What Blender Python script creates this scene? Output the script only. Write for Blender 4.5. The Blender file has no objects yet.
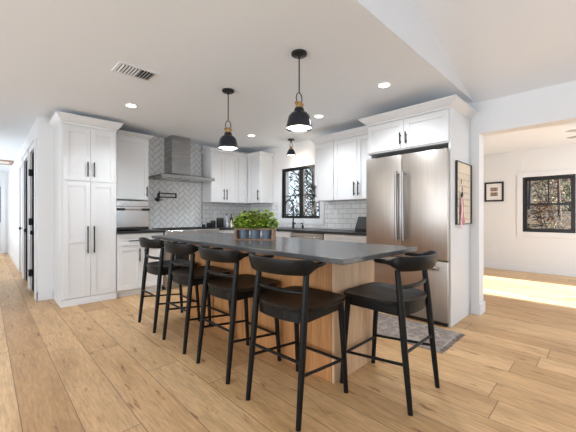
import bpy, bmesh, math, random
from mathutils import Vector, Matrix
random.seed(7)
PI = math.pi
SC = bpy.context.scene
C = SC.collection

# ------------------------------------------------------------------ camera, world, light
CAM_H = 1.12
cam_d = bpy.data.cameras.new('camera'); cam = bpy.data.objects.new('camera', cam_d); C.objects.link(cam)
SC.camera = cam
cam_d.sensor_width = 36.0; cam_d.lens = 36.0 * 310 / 576
cam_d.shift_y = -1.0 / 576
cam_d.clip_start = .02
cam.location = (0, 0, CAM_H)
yaw = math.atan2(.7152, .699)                 # forward = (.699, .7152)
cam.rotation_euler = (PI / 2, 0, yaw - PI / 2)

SC.view_settings.view_transform = 'Standard'
SC.view_settings.look = 'None'
SC.view_settings.gamma = 1
SC.view_settings.use_curve_mapping = False
SC.view_settings.exposure = 0.15

W = bpy.data.worlds.new('world'); SC.world = W; W.use_nodes = True
bg = W.node_tree.nodes['Background']
bg.inputs[0].default_value = (.74, .86, 1.0, 1); bg.inputs[1].default_value = 1.35

def light(name, kind, loc, rot, power, color=(1, 1, 1), **kw):
    d = bpy.data.lights.new(name, kind); d.energy = power; d.color = color
    for k, v in kw.items(): setattr(d, k, v)
    o = bpy.data.objects.new(name, d); C.objects.link(o); o.location = loc; o.rotation_euler = rot
    return o
# sun runs along +Y through the glazed door of the far room
light('sun', 'SUN', (6, -8, 6), (math.radians(60), 0, 0), 20.0, (.96, .97, 1), angle=.008)
# daylight set by area lamps at the unseen living room glazing behind the camera
light('daylight_front', 'AREA', (0.6, -3.02, 1.25), (PI / 2 + .1, 0, 0), 20, (.84, .92, 1), shape='RECTANGLE', size=5.4, size_y=2.1)
light('fill_left', 'AREA', (-4.02, 1.4, 1.2), (PI / 2 + .42, 0, -PI / 2), 150, (.86, .93, 1), shape='RECTANGLE', size=4.6, size_y=1.9)  # added fill, tilted up to brighten the kitchen ceiling
light('daylight_far_room', 'AREA', (5.9, -1.78, 1.2), (PI / 2, 0, 0), 45, (.78, .89, 1), shape='RECTANGLE', size=1.4, size_y=2.0)
light('hall_fill', 'AREA', (-.73, 9.5, 1.4), (PI / 2, 0, -PI / 2), 60, (.85, .93, 1), shape='RECTANGLE', size=6, size_y=1.8)  # added fill that brightens the hall; no window stands behind it

# ------------------------------------------------------------------ helpers
def tag(o, label=None, cat=None, group=None, kind=None):
    if label: o['label'] = label
    if cat: o['category'] = cat
    if group: o['group'] = group
    if kind: o['kind'] = kind
    return o
def link(name, bm, mat, parent=None, smooth=False, loc=None, rz=0):
    me = bpy.data.meshes.new(name)
    bmesh.ops.recalc_face_normals(bm, faces=bm.faces)
    bm.to_mesh(me); bm.free()
    mats = mat if isinstance(mat, (list, tuple)) else [mat]
    for m in mats: me.materials.append(m)
    o = bpy.data.objects.new(name, me); C.objects.link(o)
    if smooth:
        for p in me.polygons: p.use_smooth = True
        try: me.set_sharp_from_angle(angle=math.radians(40))
        except Exception: pass
    if parent: o.parent = parent
    if loc: o.location = loc
    if rz: o.rotation_euler = (0, 0, rz)
    return o
def empty(name, loc, rz=0, **kw):
    o = bpy.data.objects.new(name, None); C.objects.link(o)
    o.empty_display_size = .05
    o.location = loc; o.rotation_euler = (0, 0, rz)
    return tag(o, **kw)
def B(): return bmesh.new()
def box(bm, x0, x1, y0, y1, z0, z1, bev=0, mi=0):
    x0, x1 = min(x0, x1), max(x0, x1); y0, y1 = min(y0, y1), max(y0, y1); z0, z1 = min(z0, z1), max(z0, z1)
    vs = [bm.verts.new(p) for p in ((x0,y0,z0),(x1,y0,z0),(x1,y1,z0),(x0,y1,z0),(x0,y0,z1),(x1,y0,z1),(x1,y1,z1),(x0,y1,z1))]
    fs = [bm.faces.new([vs[i] for i in f]) for f in ((3,2,1,0),(4,5,6,7),(0,1,5,4),(1,2,6,5),(2,3,7,6),(3,0,4,7))]
    for f in fs: f.material_index = mi
    if bev:
        es = list({e for f in fs for e in f.edges})
        bmesh.ops.bevel(bm, geom=es, offset=bev, segments=2, profile=.5, affect='EDGES')
    return bm
def prism(bm, pts, axis, a, b, mi=0):
    """polygon pts (2D) extruded along axis from a to b"""
    def P(p, t):
        if axis == 'x': return (t, p[0], p[1])
        if axis == 'y': return (p[0], t, p[1])
        return (p[0], p[1], t)
    A = [bm.verts.new(P(p, a)) for p in pts]; Bv = [bm.verts.new(P(p, b)) for p in pts]
    n = len(pts)
    fs = [bm.faces.new(A[::-1]), bm.faces.new(Bv)]
    for i in range(n): fs.append(bm.faces.new((A[i], A[(i+1) % n], Bv[(i+1) % n], Bv[i])))
    for f in fs: f.material_index = mi
    return bm
def lathe(bm, prof, seg=28, c=(0, 0, 0), mi=0, close=False):
    rings = []
    for r, z in prof:
        if r < 1e-5: rings.append([bm.verts.new((c[0], c[1], c[2] + z))])
        else: rings.append([bm.verts.new((c[0] + r*math.cos(2*PI*k/seg), c[1] + r*math.sin(2*PI*k/seg), c[2] + z)) for k in range(seg)])
    for a, b in zip(rings, rings[1:]):
        for k in range(seg):
            k2 = (k+1) % seg
            if len(a) == 1 and len(b) == 1: break
            if len(a) == 1: f = bm.faces.new((a[0], b[k2], b[k]))
            elif len(b) == 1: f = bm.faces.new((a[k], a[k2], b[0]))
            else: f = bm.faces.new((a[k], a[k2], b[k2], b[k]))
            f.material_index = mi
    return bm
def tube(bm, pts, rad, seg=12, mi=0, sx=1.0):
    """round tube through pts; rad number or list"""
    pts = [Vector(p) for p in pts]; n = len(pts)
    rs = rad if isinstance(rad, (list, tuple)) else [rad]*n
    rings = []; up = None
    for i, p in enumerate(pts):
        t = (pts[min(i+1, n-1)] - pts[max(i-1, 0)]).normalized()
        if up is None:
            up = Vector((0, 0, 1)) if abs(t.z) < .9 else Vector((1, 0, 0))
        side = t.cross(up).normalized(); up = side.cross(t).normalized()
        rings.append([bm.verts.new(p + side*math.cos(2*PI*k/seg)*rs[i]*sx + up*math.sin(2*PI*k/seg)*rs[i]) for k in range(seg)])
    for a, b in zip(rings, rings[1:]):
        for k in range(seg):
            f = bm.faces.new((a[k], a[(k+1) % seg], b[(k+1) % seg], b[k])); f.material_index = mi
    for r in (rings[0][::-1], rings[-1]):
        f = bm.faces.new(r); f.material_index = mi
    return bm
def copy_tree(o, parent=None):
    c = o.copy(); C.objects.link(c)
    if parent: c.parent = parent
    for ch in [x for x in C.objects if x.parent == o]: copy_tree(ch, c)
    return c

# ------------------------------------------------------------------ materials
def mat(name, col, rough=.5, metal=0, spec=None, emit=None, estr=0, coat=0):
    m = bpy.data.materials.new(name); m.use_nodes = True
    b = m.node_tree.nodes['Principled BSDF']
    b.inputs['Base Color'].default_value = (*col, 1); b.inputs['Roughness'].default_value = rough; b.inputs['Metallic'].default_value = metal
    if spec is not None: b.inputs['Specular IOR Level'].default_value = spec
    if coat: b.inputs['Coat Weight'].default_value = coat
    if emit: b.inputs['Emission Color'].default_value = (*emit, 1); b.inputs['Emission Strength'].default_value = estr
    return m
class NB:
    def __init__(s, m): s.t = m.node_tree; s.b = s.t.nodes['Principled BSDF']
    def n(s, kind, **kw):
        x = s.t.nodes.new(kind)
        for k, v in kw.items(): setattr(x, k, v)
        return x
    def l(s, a, b): s.t.links.new(a, b)
    def math(s, op, a, b=None, c=None):
        x = s.n('ShaderNodeMath', operation=op)
        for i, v in enumerate((a, b, c)):
            if v is None: continue
            if isinstance(v, (int, float)): x.inputs[i].default_value = v
            else: s.l(v, x.inputs[i])
        return x.outputs[0]
    def ramp(s, fac, stops):
        x = s.n('ShaderNodeValToRGB'); s.l(fac, x.inputs[0])
        e = x.color_ramp.elements
        while len(e) < len(stops): e.new(.5)
        for i, (p, c) in enumerate(stops): e[i].position = p; e[i].color = (*c, 1)
        return x.outputs[0]
    def mix(s, fac, a, b, blend='MIX'):
        x = s.n('ShaderNodeMix', data_type='RGBA', blend_type=blend)
        for sock, v in ((x.inputs[0], fac), (x.inputs[6], a), (x.inputs[7], b)):
            if isinstance(v, (int, float)): sock.default_value = v
            elif isinstance(v, tuple): sock.default_value = (*v, 1)
            else: s.l(v, sock)
        return x.outputs[2]
    def coords(s, scale=(1, 1, 1), rot=(0, 0, 0), loc=(0, 0, 0), kind='Object'):
        tc = s.n('ShaderNodeTexCoord'); mp = s.n('ShaderNodeMapping')
        mp.inputs['Scale'].default_value = scale; mp.inputs['Rotation'].default_value = rot; mp.inputs['Location'].default_value = loc
        s.l(tc.outputs[kind], mp.inputs[0]); return mp.outputs[0]
    def noise(s, v, scale, detail=4, rough=.55):
        x = s.n('ShaderNodeTexNoise'); x.inputs['Scale'].default_value = scale; x.inputs['Detail'].default_value = detail; x.inputs['Roughness'].default_value = rough
        s.l(v, x.inputs['Vector']); return x.outputs['Fac']
    def bump(s, h, strength, dist=.01):
        x = s.n('ShaderNodeBump'); x.inputs['Strength'].default_value = strength; x.inputs['Distance'].default_value = dist
        s.l(h, x.inputs['Height']); s.l(x.outputs[0], s.b.inputs['Normal'])

def floor_mat():
    m = mat('oak_planks', (.5, .35, .2), .42); k = NB(m)
    v = k.coords(); sp = k.n('ShaderNodeSeparateXYZ'); k.l(v, sp.inputs[0]); x, y = sp.outputs[0], sp.outputs[1]
    PW, PL = .2305, 1.9
    px = k.math('DIVIDE', k.math('SUBTRACT', x, .139), PW)
    pi_ = k.math('FLOOR', px); fx = k.math('FRACT', px)
    w1 = k.n('ShaderNodeTexWhiteNoise', noise_dimensions='1D'); k.l(pi_, w1.inputs['W'])
    py = k.math('ADD', k.math('DIVIDE', y, PL), k.math('MULTIPLY', w1.outputs['Value'], 7.3))
    pj = k.math('FLOOR', py); fy = k.math('FRACT', py)
    cb = k.n('ShaderNodeCombineXYZ'); k.l(pi_, cb.inputs[0]); k.l(pj, cb.inputs[1])
    w2 = k.n('ShaderNodeTexWhiteNoise', noise_dimensions='2D'); k.l(cb.outputs[0], w2.inputs['Vector'])
    tone = k.ramp(w2.outputs['Value'], [(0, (.56, .335, .155)), (.4, (.67, .42, .205)), (.75, (.74, .485, .25)), (1, (.80, .55, .30))])
    # grain: noise stretched along the plank, shifted per plank
    off = k.n('ShaderNodeVectorMath', operation='ADD')
    sc = k.n('ShaderNodeVectorMath', operation='SCALE'); k.l(w2.outputs['Color'], sc.inputs[0]); sc.inputs['Scale'].default_value = 40
    st = k.n('ShaderNodeVectorMath', operation='MULTIPLY'); k.l(v, st.inputs[0]); st.inputs[1].default_value = (1, .09, 1)
    k.l(st.outputs[0], off.inputs[0]); k.l(sc.outputs[0], off.inputs[1])
    g1 = k.noise(off.outputs[0], 75, 6, .7)
    st2 = k.n('ShaderNodeVectorMath', operation='MULTIPLY'); k.l(v, st2.inputs[0]); st2.inputs[1].default_value = (1, .16, 1)
    of2 = k.n('ShaderNodeVectorMath', operation='ADD'); k.l(st2.outputs[0], of2.inputs[0]); k.l(sc.outputs[0], of2.inputs[1])
    g2 = k.noise(of2.outputs[0], 7, 5, .6)
    g3 = k.noise(of2.outputs[0], 26, 4, .6)
    c = k.mix(.8, tone, k.ramp(g1, [(.3, (.62, .58, .54)), (.62, (1.05, 1.05, 1.05))]), 'MULTIPLY')
    c = k.mix(.75, c, k.ramp(g2, [(.28, (.66, .58, .50)), (.5, (1.0, .98, .96)), (.75, (1.12, 1.12, 1.1))]), 'MULTIPLY')
    c = k.mix(1, c, k.ramp(g3, [(.29, (.42, .29, .19)), (.38, (1, 1, 1))]), 'MULTIPLY')
    ex = k.math('MINIMUM', fx, k.math('SUBTRACT', 1, fx)); ey = k.math('MINIMUM', fy, k.math('SUBTRACT', 1, fy))
    gap = k.math('MAXIMUM', k.math('LESS_THAN', ex, .009), k.math('LESS_THAN', ey, .0012))
    c = k.mix(k.math('MULTIPLY', gap, .85), c, (.14, .075, .04))
    k.l(c, k.b.inputs['Base Color'])
    k.bump(k.math('SUBTRACT', g1, k.math('MULTIPLY', gap, 1.5)), .12, .004)
    return m
def wood_mat(name, dark, light, rough=.45, stretch=(14, 14, .9), seed=0, spec=.5):
    m = mat(name, light, rough); k = NB(m)
    v = k.coords(scale=stretch, loc=(seed, seed*.7, 0))
    g = k.noise(v, 5.0, 6, .62); g2 = k.noise(v, .9, 3, .5)
    c = k.ramp(g, [(.3, dark), (.62, light)])
    c = k.mix(.7, c, k.ramp(g2, [(.3, (.72, .66, .6)), (.7, (1.1, 1.08, 1.05))]), 'MULTIPLY')
    k.l(c, k.b.inputs['Base Color']); k.bump(g, .08, .003)
    m.node_tree.nodes['Principled BSDF'].inputs['Specular IOR Level'].default_value = spec
    return m
def steel_mat(name, col, rough, stretch):
    m = mat(name, col, rough, 1.0); k = NB(m)
    v = k.coords(scale=stretch); g = k.noise(v, 60, 3, .6)
    k.l(k.ramp(g, [(.3, tuple(c*.86 for c in col)), (.7, col)]), k.b.inputs['Base Color'])
    r = k.math('MULTIPLY_ADD', g, .12, rough - .06); k.l(r, k.b.inputs['Roughness'])
    k.bump(g, .03, .001)
    return m
def paint_mat(name, col, rough=.55, bump=.02):
    m = mat(name, col, rough); k = NB(m)
    g = k.noise(k.coords(), 220, 2, .5); k.bump(g, bump, .001)
    return m
def subway_mat():
    m = mat('subway_tile', (.82, .82, .81), .18); k = NB(m)
    # wall tiles: the longer wall axis and z drive the bricks
    tc = k.n('ShaderNodeTexCoord'); sp = k.n('ShaderNodeSeparateXYZ'); k.l(tc.outputs['Object'], sp.inputs[0])
    cb = k.n('ShaderNodeCombineXYZ'); k.l(k.math('ADD', sp.outputs[0], sp.outputs[1]), cb.inputs[0]); k.l(sp.outputs[2], cb.inputs[1])
    b = k.n('ShaderNodeTexBrick'); k.l(cb.outputs[0], b.inputs['Vector'])
    b.inputs['Scale'].default_value = 1; b.inputs['Brick Width'].default_value = .152; b.inputs['Row Height'].default_value = .076
    b.inputs['Mortar Size'].default_value = .0028; b.inputs['Mortar Smooth'].default_value = .15
    b.inputs['Color1'].default_value = (.82, .82, .81, 1); b.inputs['Color2'].default_value = (.76, .76, .755, 1); b.inputs['Mortar'].default_value = (.36, .36, .36, 1)
    k.l(b.outputs['Color'], k.b.inputs['Base Color'])
    inv = k.math('SUBTRACT', 1, b.outputs['Fac']); k.bump(inv, .3, .002)
    return m
def glass_mat():
    m = bpy.data.materials.new('window_glass'); m.use_nodes = True; t = m.node_tree
    for n in list(t.nodes): t.nodes.remove(n)
    o = t.nodes.new('ShaderNodeOutputMaterial'); mx = t.nodes.new('ShaderNodeMixShader'); tr = t.nodes.new('ShaderNodeBsdfTransparent'); gl = t.nodes.new('ShaderNodeBsdfGlossy')
    fr = t.nodes.new('ShaderNodeFresnel'); fr.inputs[0].default_value = 1.08
    tr.inputs[0].default_value = (.97, .98, .98, 1); gl.inputs['Roughness'].default_value = .02
    t.links.new(fr.outputs[0], mx.inputs[0]); t.links.new(tr.outputs[0], mx.inputs[1]); t.links.new(gl.outputs[0], mx.inputs[2]); t.links.new(mx.outputs[0], o.inputs[0])
    return m
def leaf_mat():
    m = mat('herb_leaf', (.1, .3, .03), .4); k = NB(m)
    g = k.noise(k.coords(), 40, 2, .5)
    c = k.ramp(g, [(.36, (.012, .045, .008)), (.45, (.12, .26, .025)), (.54, (.42, .56, .06)), (.66, (.66, .72, .18))])
    k.l(c, k.b.inputs['Base Color']); return m
def litter_mat():
    m = mat('leaf_litter', (.1, .08, .05), .9); k = NB(m)
    v = k.coords(); g = k.noise(v, .8, 8, .7); g2 = k.noise(v, 13, 6, .8); g3 = k.noise(v, 2.2, 6, .75)
    c = k.ramp(g2, [(.38, (.010, .008, .006)), (.47, (.050, .038, .026)), (.54, (.11, .085, .06)), (.64, (.24, .22, .20))])
    c = k.mix(.8, c, k.ramp(g3, [(.35, (.35, .38, .42)), (.48, (1, .85, .65)), (.58, (1.3, .95, .6)), (.68, (.7, .8, .5))]), 'MULTIPLY')
    c = k.mix(.6, c, k.ramp(g, [(.3, (.55, .6, .55)), (.55, (1, .9, .8)), (.75, (1.4, 1.4, 1.4))]), 'MULTIPLY')
    k.l(c, k.b.inputs['Base Color']); return m
def bark_mat(name, a, b):
    m = mat(name, a, .9); k = NB(m); g = k.noise(k.coords(scale=(6, 6, 1.2)), 4, 5, .65)
    k.l(k.ramp(g, [(.35, a), (.65, b)]), k.b.inputs['Base Color']); return m
def rug_mat():
    m = mat('woven_rug', (.5, .45, .4), .95); k = NB(m)
    v = k.coords(); vo = k.n('ShaderNodeTexVoronoi'); vo.inputs['Scale'].default_value = 16; k.l(v, vo.inputs['Vector'])
    g = k.noise(v, 55, 3, .7); g2 = k.noise(v, 9, 3, .6)
    c = k.ramp(vo.outputs['Distance'], [(.1, (.36, .31, .265)), (.4, (.25, .215, .19)), (.7, (.40, .35, .305))])
    c = k.mix(.7, c, k.ramp(g, [(.35, (.55, .55, .57)), (.65, (1.15, 1.12, 1.1))]), 'MULTIPLY')
    c = k.mix(.6, c, k.ramp(g2, [(.35, (.75, .75, .8)), (.65, (1.1, 1.08, 1.05))]), 'MULTIPLY')
    k.l(c, k.b.inputs['Base Color']); k.bump(g, .5, .004); return m
def quartz_mat(name, a, b, rough):
    m = mat(name, a, rough); k = NB(m); g = k.noise(k.coords(), 90, 4, .7); g2 = k.noise(k.coords(), 5, 4, .6)
    c = k.ramp(g, [(.3, a), (.7, b)])
    c = k.mix(.5, c, k.ramp(g2, [(.3, (.8, .8, .8)), (.7, (1.2, 1.2, 1.2))]), 'MULTIPLY')
    k.l(c, k.b.inputs['Base Color']); return m

M = {}
M['wall'] = paint_mat('wall_paint', (.79, .79, .79), .6)
M['ceil'] = paint_mat('ceiling_paint', (.835, .875, .92), .7)  # cool tint put into the colour against warm bounce off the floor
M['vault'] = paint_mat('vault_paint_lit', (.86, .885, .92), .7)  # ceiling white lightened in the colour so the vault looks brighter lit
M['gable'] = paint_mat('gable_paint_shaded', (.74, .75, .765), .7)  # darkened in the colour, as the lamps light the gable too strongly
M['trim'] = paint_mat('trim_paint', (.79, .795, .81), .4)
M['cab'] = paint_mat('cabinet_paint', (.745, .745, .745), .38, .01)
M['ductshade'] = mat('duct_shade_black', (.02, .02, .02), .6)
M['black'] = mat('matte_black_metal', (.012, .012, .013), .38)
M['blackwood'] = wood_mat('black_stained_wood', (.0035, .0035, .0035), (.007, .0068, .0066), .42, (20, 20, 1.5), 0, .22)
M['seatwood'] = wood_mat('black_stained_seat', (.006, .0055, .005), (.012, .011, .0105), .42, (3, 24, 24), 0, .25)
M['floor'] = floor_mat()
M['oak_lit'] = wood_mat('lit_oak_panel', (.62, .39, .22), (.78, .54, .34), .5)  # island oak with its lit tone put into the colour
M['oak_shade'] = wood_mat('shaded_oak_panel', (.40, .175, .06), (.60, .29, .11), .5, (16, 16, .8), 3.1)  # same oak with the shade under the overhang put into the colour
M['counter'] = quartz_mat('honed_dark_stone', (.070, .070, .072), (.105, .105, .107), .24)
M['counterblk'] = quartz_mat('black_stone', (.012, .012, .013), (.022, .022, .023), .35)
M['steel'] = steel_mat('brushed_steel', (.50, .455, .41), .42, (1, 1, .03))
M['steel_h'] = steel_mat('brushed_hood_steel', (.40, .395, .39), .26, (.05, .05, 1))
M['steel_c'] = mat('polished_steel', (.62, .61, .60), .2, 1)
M['steel_d'] = mat('dark_handle_steel', (.30, .29, .285), .28, 1)
M['subway'] = subway_mat()
M['tile'] = mat('herringbone_tile', (.80, .80, .795), .16)
M['grout'] = mat('grey_grout', (.16, .16, .16), .8)
M['glass'] = glass_mat()
M['darkglass'] = mat('black_glass', (.01, .01, .012), .06, 0, .6)
M['brass'] = mat('aged_brass', (.42, .26, .11), .3, 1)
M['shade'] = mat('gunmetal_shade', (.045, .05, .065), .16, .8)
M['bulb'] = mat('lit_diffuser', (1, 1, 1), .4, emit=(1, .93, .82), estr=3.2)
M['canlit'] = mat('lit_downlight', (1, 1, 1), .4, emit=(1, .96, .9), estr=9)
M['shade_in'] = mat('white_shade_lining', (.85, .85, .83), .4)
M['leaf'] = leaf_mat()
M['leaf_o'] = mat('orange_leaf', (.55, .25, .04), .5)
M['crate'] = wood_mat('weathered_crate_wood', (.20, .12, .075), (.36, .23, .15), .7, (6, 6, 6))
M['zinc'] = mat('grey_blue_zinc', (.15, .19, .24), .5, .35)
M['soil'] = mat('potting_soil', (.03, .02, .015), .95)
M['litter'] = litter_mat()
M['bark'] = bark_mat('grey_bark', (.022, .018, .016), (.075, .062, .052))
M['bark_r'] = bark_mat('reddish_bark', (.05, .026, .018), (.12, .075, .055))
M['rust_leaf'] = mat('rust_leaves', (.20, .09, .03), .8)
M['olive_leaf'] = mat('olive_leaves', (.075, .085, .025), .8)
M['tan_leaf'] = mat('tan_dry_leaves', (.17, .125, .075), .8)
M['green_leaf'] = mat('evergreen_needles', (.025, .036, .032), .8)
M['rug'] = rug_mat()
M['paper'] = mat('cream_paper', (.80, .68, .53), .8)
M['ink'] = mat('brown_ink', (.36, .29, .22), .8)
M['white_paper'] = mat('white_mat_board', (.85, .84, .82), .8)
M['photo'] = mat('small_dark_print', (.14, .09, .07), .5)
M['photo2'] = mat('small_tan_print', (.50, .36, .24), .5)
M['pink'] = mat('pink_ribbon', (.62, .22, .26), .7)
M['palepink'] = mat('pale_pink_ribbon', (.80, .60, .60), .7)
M['hatch_wood'] = wood_mat('hatch_oak', (.34, .20, .12), (.55, .36, .24), .5, (1, 14, 14))
M['blackdoor'] = mat('dull_black_door', (.008, .008, .009), 1, 0, 0)
M['ceramic'] = mat('black_ceramic', (.015, .015, .016), .3)
M['cream'] = mat('cream_plastic', (.78, .72, .50), .4)
M['clear'] = mat('pale_lilac_bottle', (.62, .62, .74), .15)
M['fan'] = mat('grey_fan_blade', (.45, .44, .42), .5)
M['outlet'] = mat('white_plastic', (.82, .82, .81), .3)
M['screen'] = mat('glossy_dark_screen', (.05, .05, .052), .12)

# ------------------------------------------------------------------ setting
def struct(name, bm, m, parent=None, smooth=False):
    o = link(name, bm, m, parent, smooth)
    if not parent: o['kind'] = 'structure'
    return o
CZ = 2.40                # flat kitchen ceiling
XW = 3.95                # window wall
YW = 5.15                # range wall
XH = .49                 # hall wall
YV = 1.04                # where the flat ceiling meets the vault
XF = 7.6                 # far room wall
DOORS = ((5.40, 6.00), (6.30, 6.98), (7.32, 7.98))

bm = B(); box(bm, -4.3, 7.8, -3.4, 12.4, -.12, 0); struct('floor', bm, M['floor'])
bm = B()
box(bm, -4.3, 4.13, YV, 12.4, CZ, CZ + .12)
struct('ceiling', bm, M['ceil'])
def vz(x): return 2.38 + .27*(3.95 - x)
bm = B()
prism(bm, [(4.13, vz(4.13)), (0, vz(0)), (-4.3, vz(0) - 4.3*.19), (-4.3, vz(0) - 4.3*.19 + .1), (0, vz(0) + .1), (4.13, vz(4.13) + .1)], 'y', -3.4, YV)
struct('ceiling_vault', bm, M['vault'])
bm = B()
prism(bm, [(3.949, CZ), (3.949, vz(3.949)+.05), (0, vz(0)+.05), (-4.3, vz(0) - 4.3*.19+.05), (-4.3, CZ)], 'y', YV - .0024, YV - .0004)
struct('wall_gable', bm, M['gable'])
# range wall (with the return left of the pantry) and hall
bm = B(); box(bm, XH, 4.13, YW, YW + .12, 0, CZ); struct('wall_back', bm, M['wall'])
bm = B(); box(bm, -4.3, -.75, YW, YW + .12, 0, CZ); struct('wall_living', bm, M['wall'])
bm = B()
ys = [YW + .12] + [t for d in DOORS for t in d] + [12.3]
for i in range(0, len(ys), 2): box(bm, XH, XH + .11, ys[i], ys[i+1], 0, CZ)
for a, b in DOORS: box(bm, XH, XH + .11, a, b, 2.04, CZ)
struct('wall_hall_right', bm, M['wall'])
bm = B(); box(bm, -.87, -.75, YW + .12, 12.3, 0, CZ); struct('wall_hall_left', bm, M['wall'])
bm = B(); box(bm, -.87, 2.0, 12.3, 12.4, 0, CZ); struct('wall_hall_end', bm, M['wall'])
bm = B(); box(bm, 1.9, 2.0, YW + .12, 12.3, 0, CZ); struct('wall_closet', bm, M['wall'])
# window wall with kitchen window and the wide opening to the far room
WY0, WY1, WZ0, WZ1 = 3.28, 4.20, 1.06, 1.965
OY0, OY1, OZ = -1.7, .985, 2.03
bm = B()
box(bm, XW, XW + .18, WY1, YW + .12, 0, CZ); box(bm, XW, XW + .18, OY1, WY0, 0, CZ)
box(bm, XW, XW + .18, WY0, WY1, 0, WZ0); box(bm, XW, XW + .18, WY0, WY1, WZ1, CZ)
box(bm, XW, XW + .18, OY0, OY1, OZ, CZ); box(bm, XW, XW + .18, -3.4, OY0, 0, CZ)
struct('wall_right', bm, M['wall'])
# living room walls behind the camera
bm = B()
box(bm, -4.3, -2.3, -3.3, -3.1, 0, 3.4); box(bm, 3.5, 3.95, -3.3, -3.1, 0, 3.4); box(bm, -2.3, 3.5, -3.3, -3.1, 0, .2); box(bm, -2.3, 3.5, -3.3, -3.1, 2.5, 3.4)
struct('wall_front', bm, M['wall'])
bm = B(); box(bm, -5.5, 4.3, -8.6, -3.32, 2.62, 2.74); struct('sun_blocker', bm, M['trim'])  # added unseen slab that keeps the sun off the living room floor
bm = B()
box(bm, -4.3, -4.1, -3.3, -1.0, 0, 2.75); box(bm, -4.3, -4.1, 3.8, YW, 0, 2.4); box(bm, -4.3, -4.1, -1.0, 3.8, 0, .35); box(bm, -4.3, -4.1, -1.0, YV-.02, 2.3, 2.75); box(bm, -4.3, -4.1, YV-.02, 3.8, 2.3, 2.4)
struct('wall_left', bm, M['wall'])
# far room
FY0, FY1, FZ0, FZ1 = .37, 1.14, .79, 1.86
DX0, DX1 = 5.02, 6.70
bm = B()
box(bm, XF, XF + .16, FY1, 2.75, 0, CZ); box(bm, XF, XF + .16, -2.0, FY0, 0, CZ); box(bm, XF, XF + .16, FY0, FY1, 0, FZ0); box(bm, XF, XF + .16, FY0, FY1, FZ1, CZ)
struct('wall_far', bm, M['wall'])
bm = B(); box(bm, 4.13, XF, 2.6, 2.75, 0, CZ); struct('wall_far_side', bm, M['wall'])
bm = B()
box(bm, 4.13, DX0, -2.0, -1.85, 0, CZ); box(bm, DX1, XF, -2.0, -1.85, 0, CZ); box(bm, DX0, DX1, -2.0, -1.85, 2.1, CZ)
struct('wall_far_front', bm, M['wall'])
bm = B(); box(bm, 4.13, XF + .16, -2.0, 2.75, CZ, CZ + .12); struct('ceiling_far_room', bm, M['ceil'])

# baseboards
def baseboard(name, segs):
    bm = B()
    for x0, x1, y0, y1 in segs:
        box(bm, x0, x1, y0, y1, 0.001, .125, .003)
    return struct(name, bm, M['trim'])
baseboard('baseboard_back', [(XH - .014, .648, YW - .014, YW)])
hb = [(XH - .014, XH, YW - .014, DOORS[0][0] - .085), (XH - .014, XH, DOORS[0][1] + .085, DOORS[1][0] - .085), (XH - .014, XH, DOORS[1][1] + .085, DOORS[2][0] - .085), (XH - .014, XH, DOORS[2][1] + .085, 12.3)]
baseboard('baseboard_hall', hb)
baseboard('baseboard_far', [(XF - .014, XF, -1.85, 2.6)])
baseboard('baseboard_opening', [(XW - .016, XW, OY1 - .016, 1.066), (XW, XW + .196, OY1 - .016, OY1)])
# wall tile
bm = B(); box(bm, 2.835, XW, YW - .008, YW - .0005, .90, 1.36); struct('trim_1', bm, M['subway'])
bm = B()
box(bm, XW - .008, XW - .0005, 4.30, YW - .009, .90, 1.36); box(bm, XW - .008, XW - .0005, 2.0, 3.18, .90, 1.36); box(bm, XW - .008, XW - .0005, 3.18, 4.30, .90, .955)
struct('trim_2', bm, M['subway'])
def clip(poly, x0, x1, y0, y1):
    for ax, lim, sgn in ((0, x0, 1), (0, x1, -1), (1, y0, 1), (1, y1, -1)):
        out = []
        for i in range(len(poly)):
            a, b = poly[i], poly[(i+1) % len(poly)]
            da, db = sgn*(a[ax]-lim), sgn*(b[ax]-lim)
            if da >= 0: out.append(a)
            if (da >= 0) != (db >= 0):
                t = da/(da-db); out.append((a[0]+t*(b[0]-a[0]), a[1]+t*(b[1]-a[1])))
        poly = out
        if len(poly) < 3: return None
    return poly
HX0, HX1, HZ0, HZ1 = 1.60, 2.832, .90, CZ - .002
bm = B(); box(bm, HX0, HX1, YW - .006, YW - .0005, HZ0, HZ1, 0, 1)
TW = .074; g = .0024; r2 = math.sqrt(.5)
for i in range(-30, 31):
    for j in range(-12, 13):
        ox, oy = i + 4*j, i
        for (a, b, c_, d) in ((0, 0, 2, 1), (2, -1, 3, 1)):
            q = [((ox+a)*TW+g, (oy+b)*TW+g), ((ox+c_)*TW-g, (oy+b)*TW+g), ((ox+c_)*TW-g, (oy+d)*TW-g), ((ox+a)*TW+g, (oy+d)*TW-g)]
            q = [((p[0]-p[1])*r2 + 2.2, (p[0]+p[1])*r2 + 1.6) for p in q]
            q = clip(q, HX0, HX1, HZ0, HZ1)
            if q: prism(bm, q, 'y', YW - .0085, YW - .006, 0)
struct('trim_3', bm, [M['tile'], M['grout']])
bm = B(); box(bm, 2.826, 2.834, YW - .012, YW - .0086, .90, CZ - .003); struct('trim_4', bm, M['black'])

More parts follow.
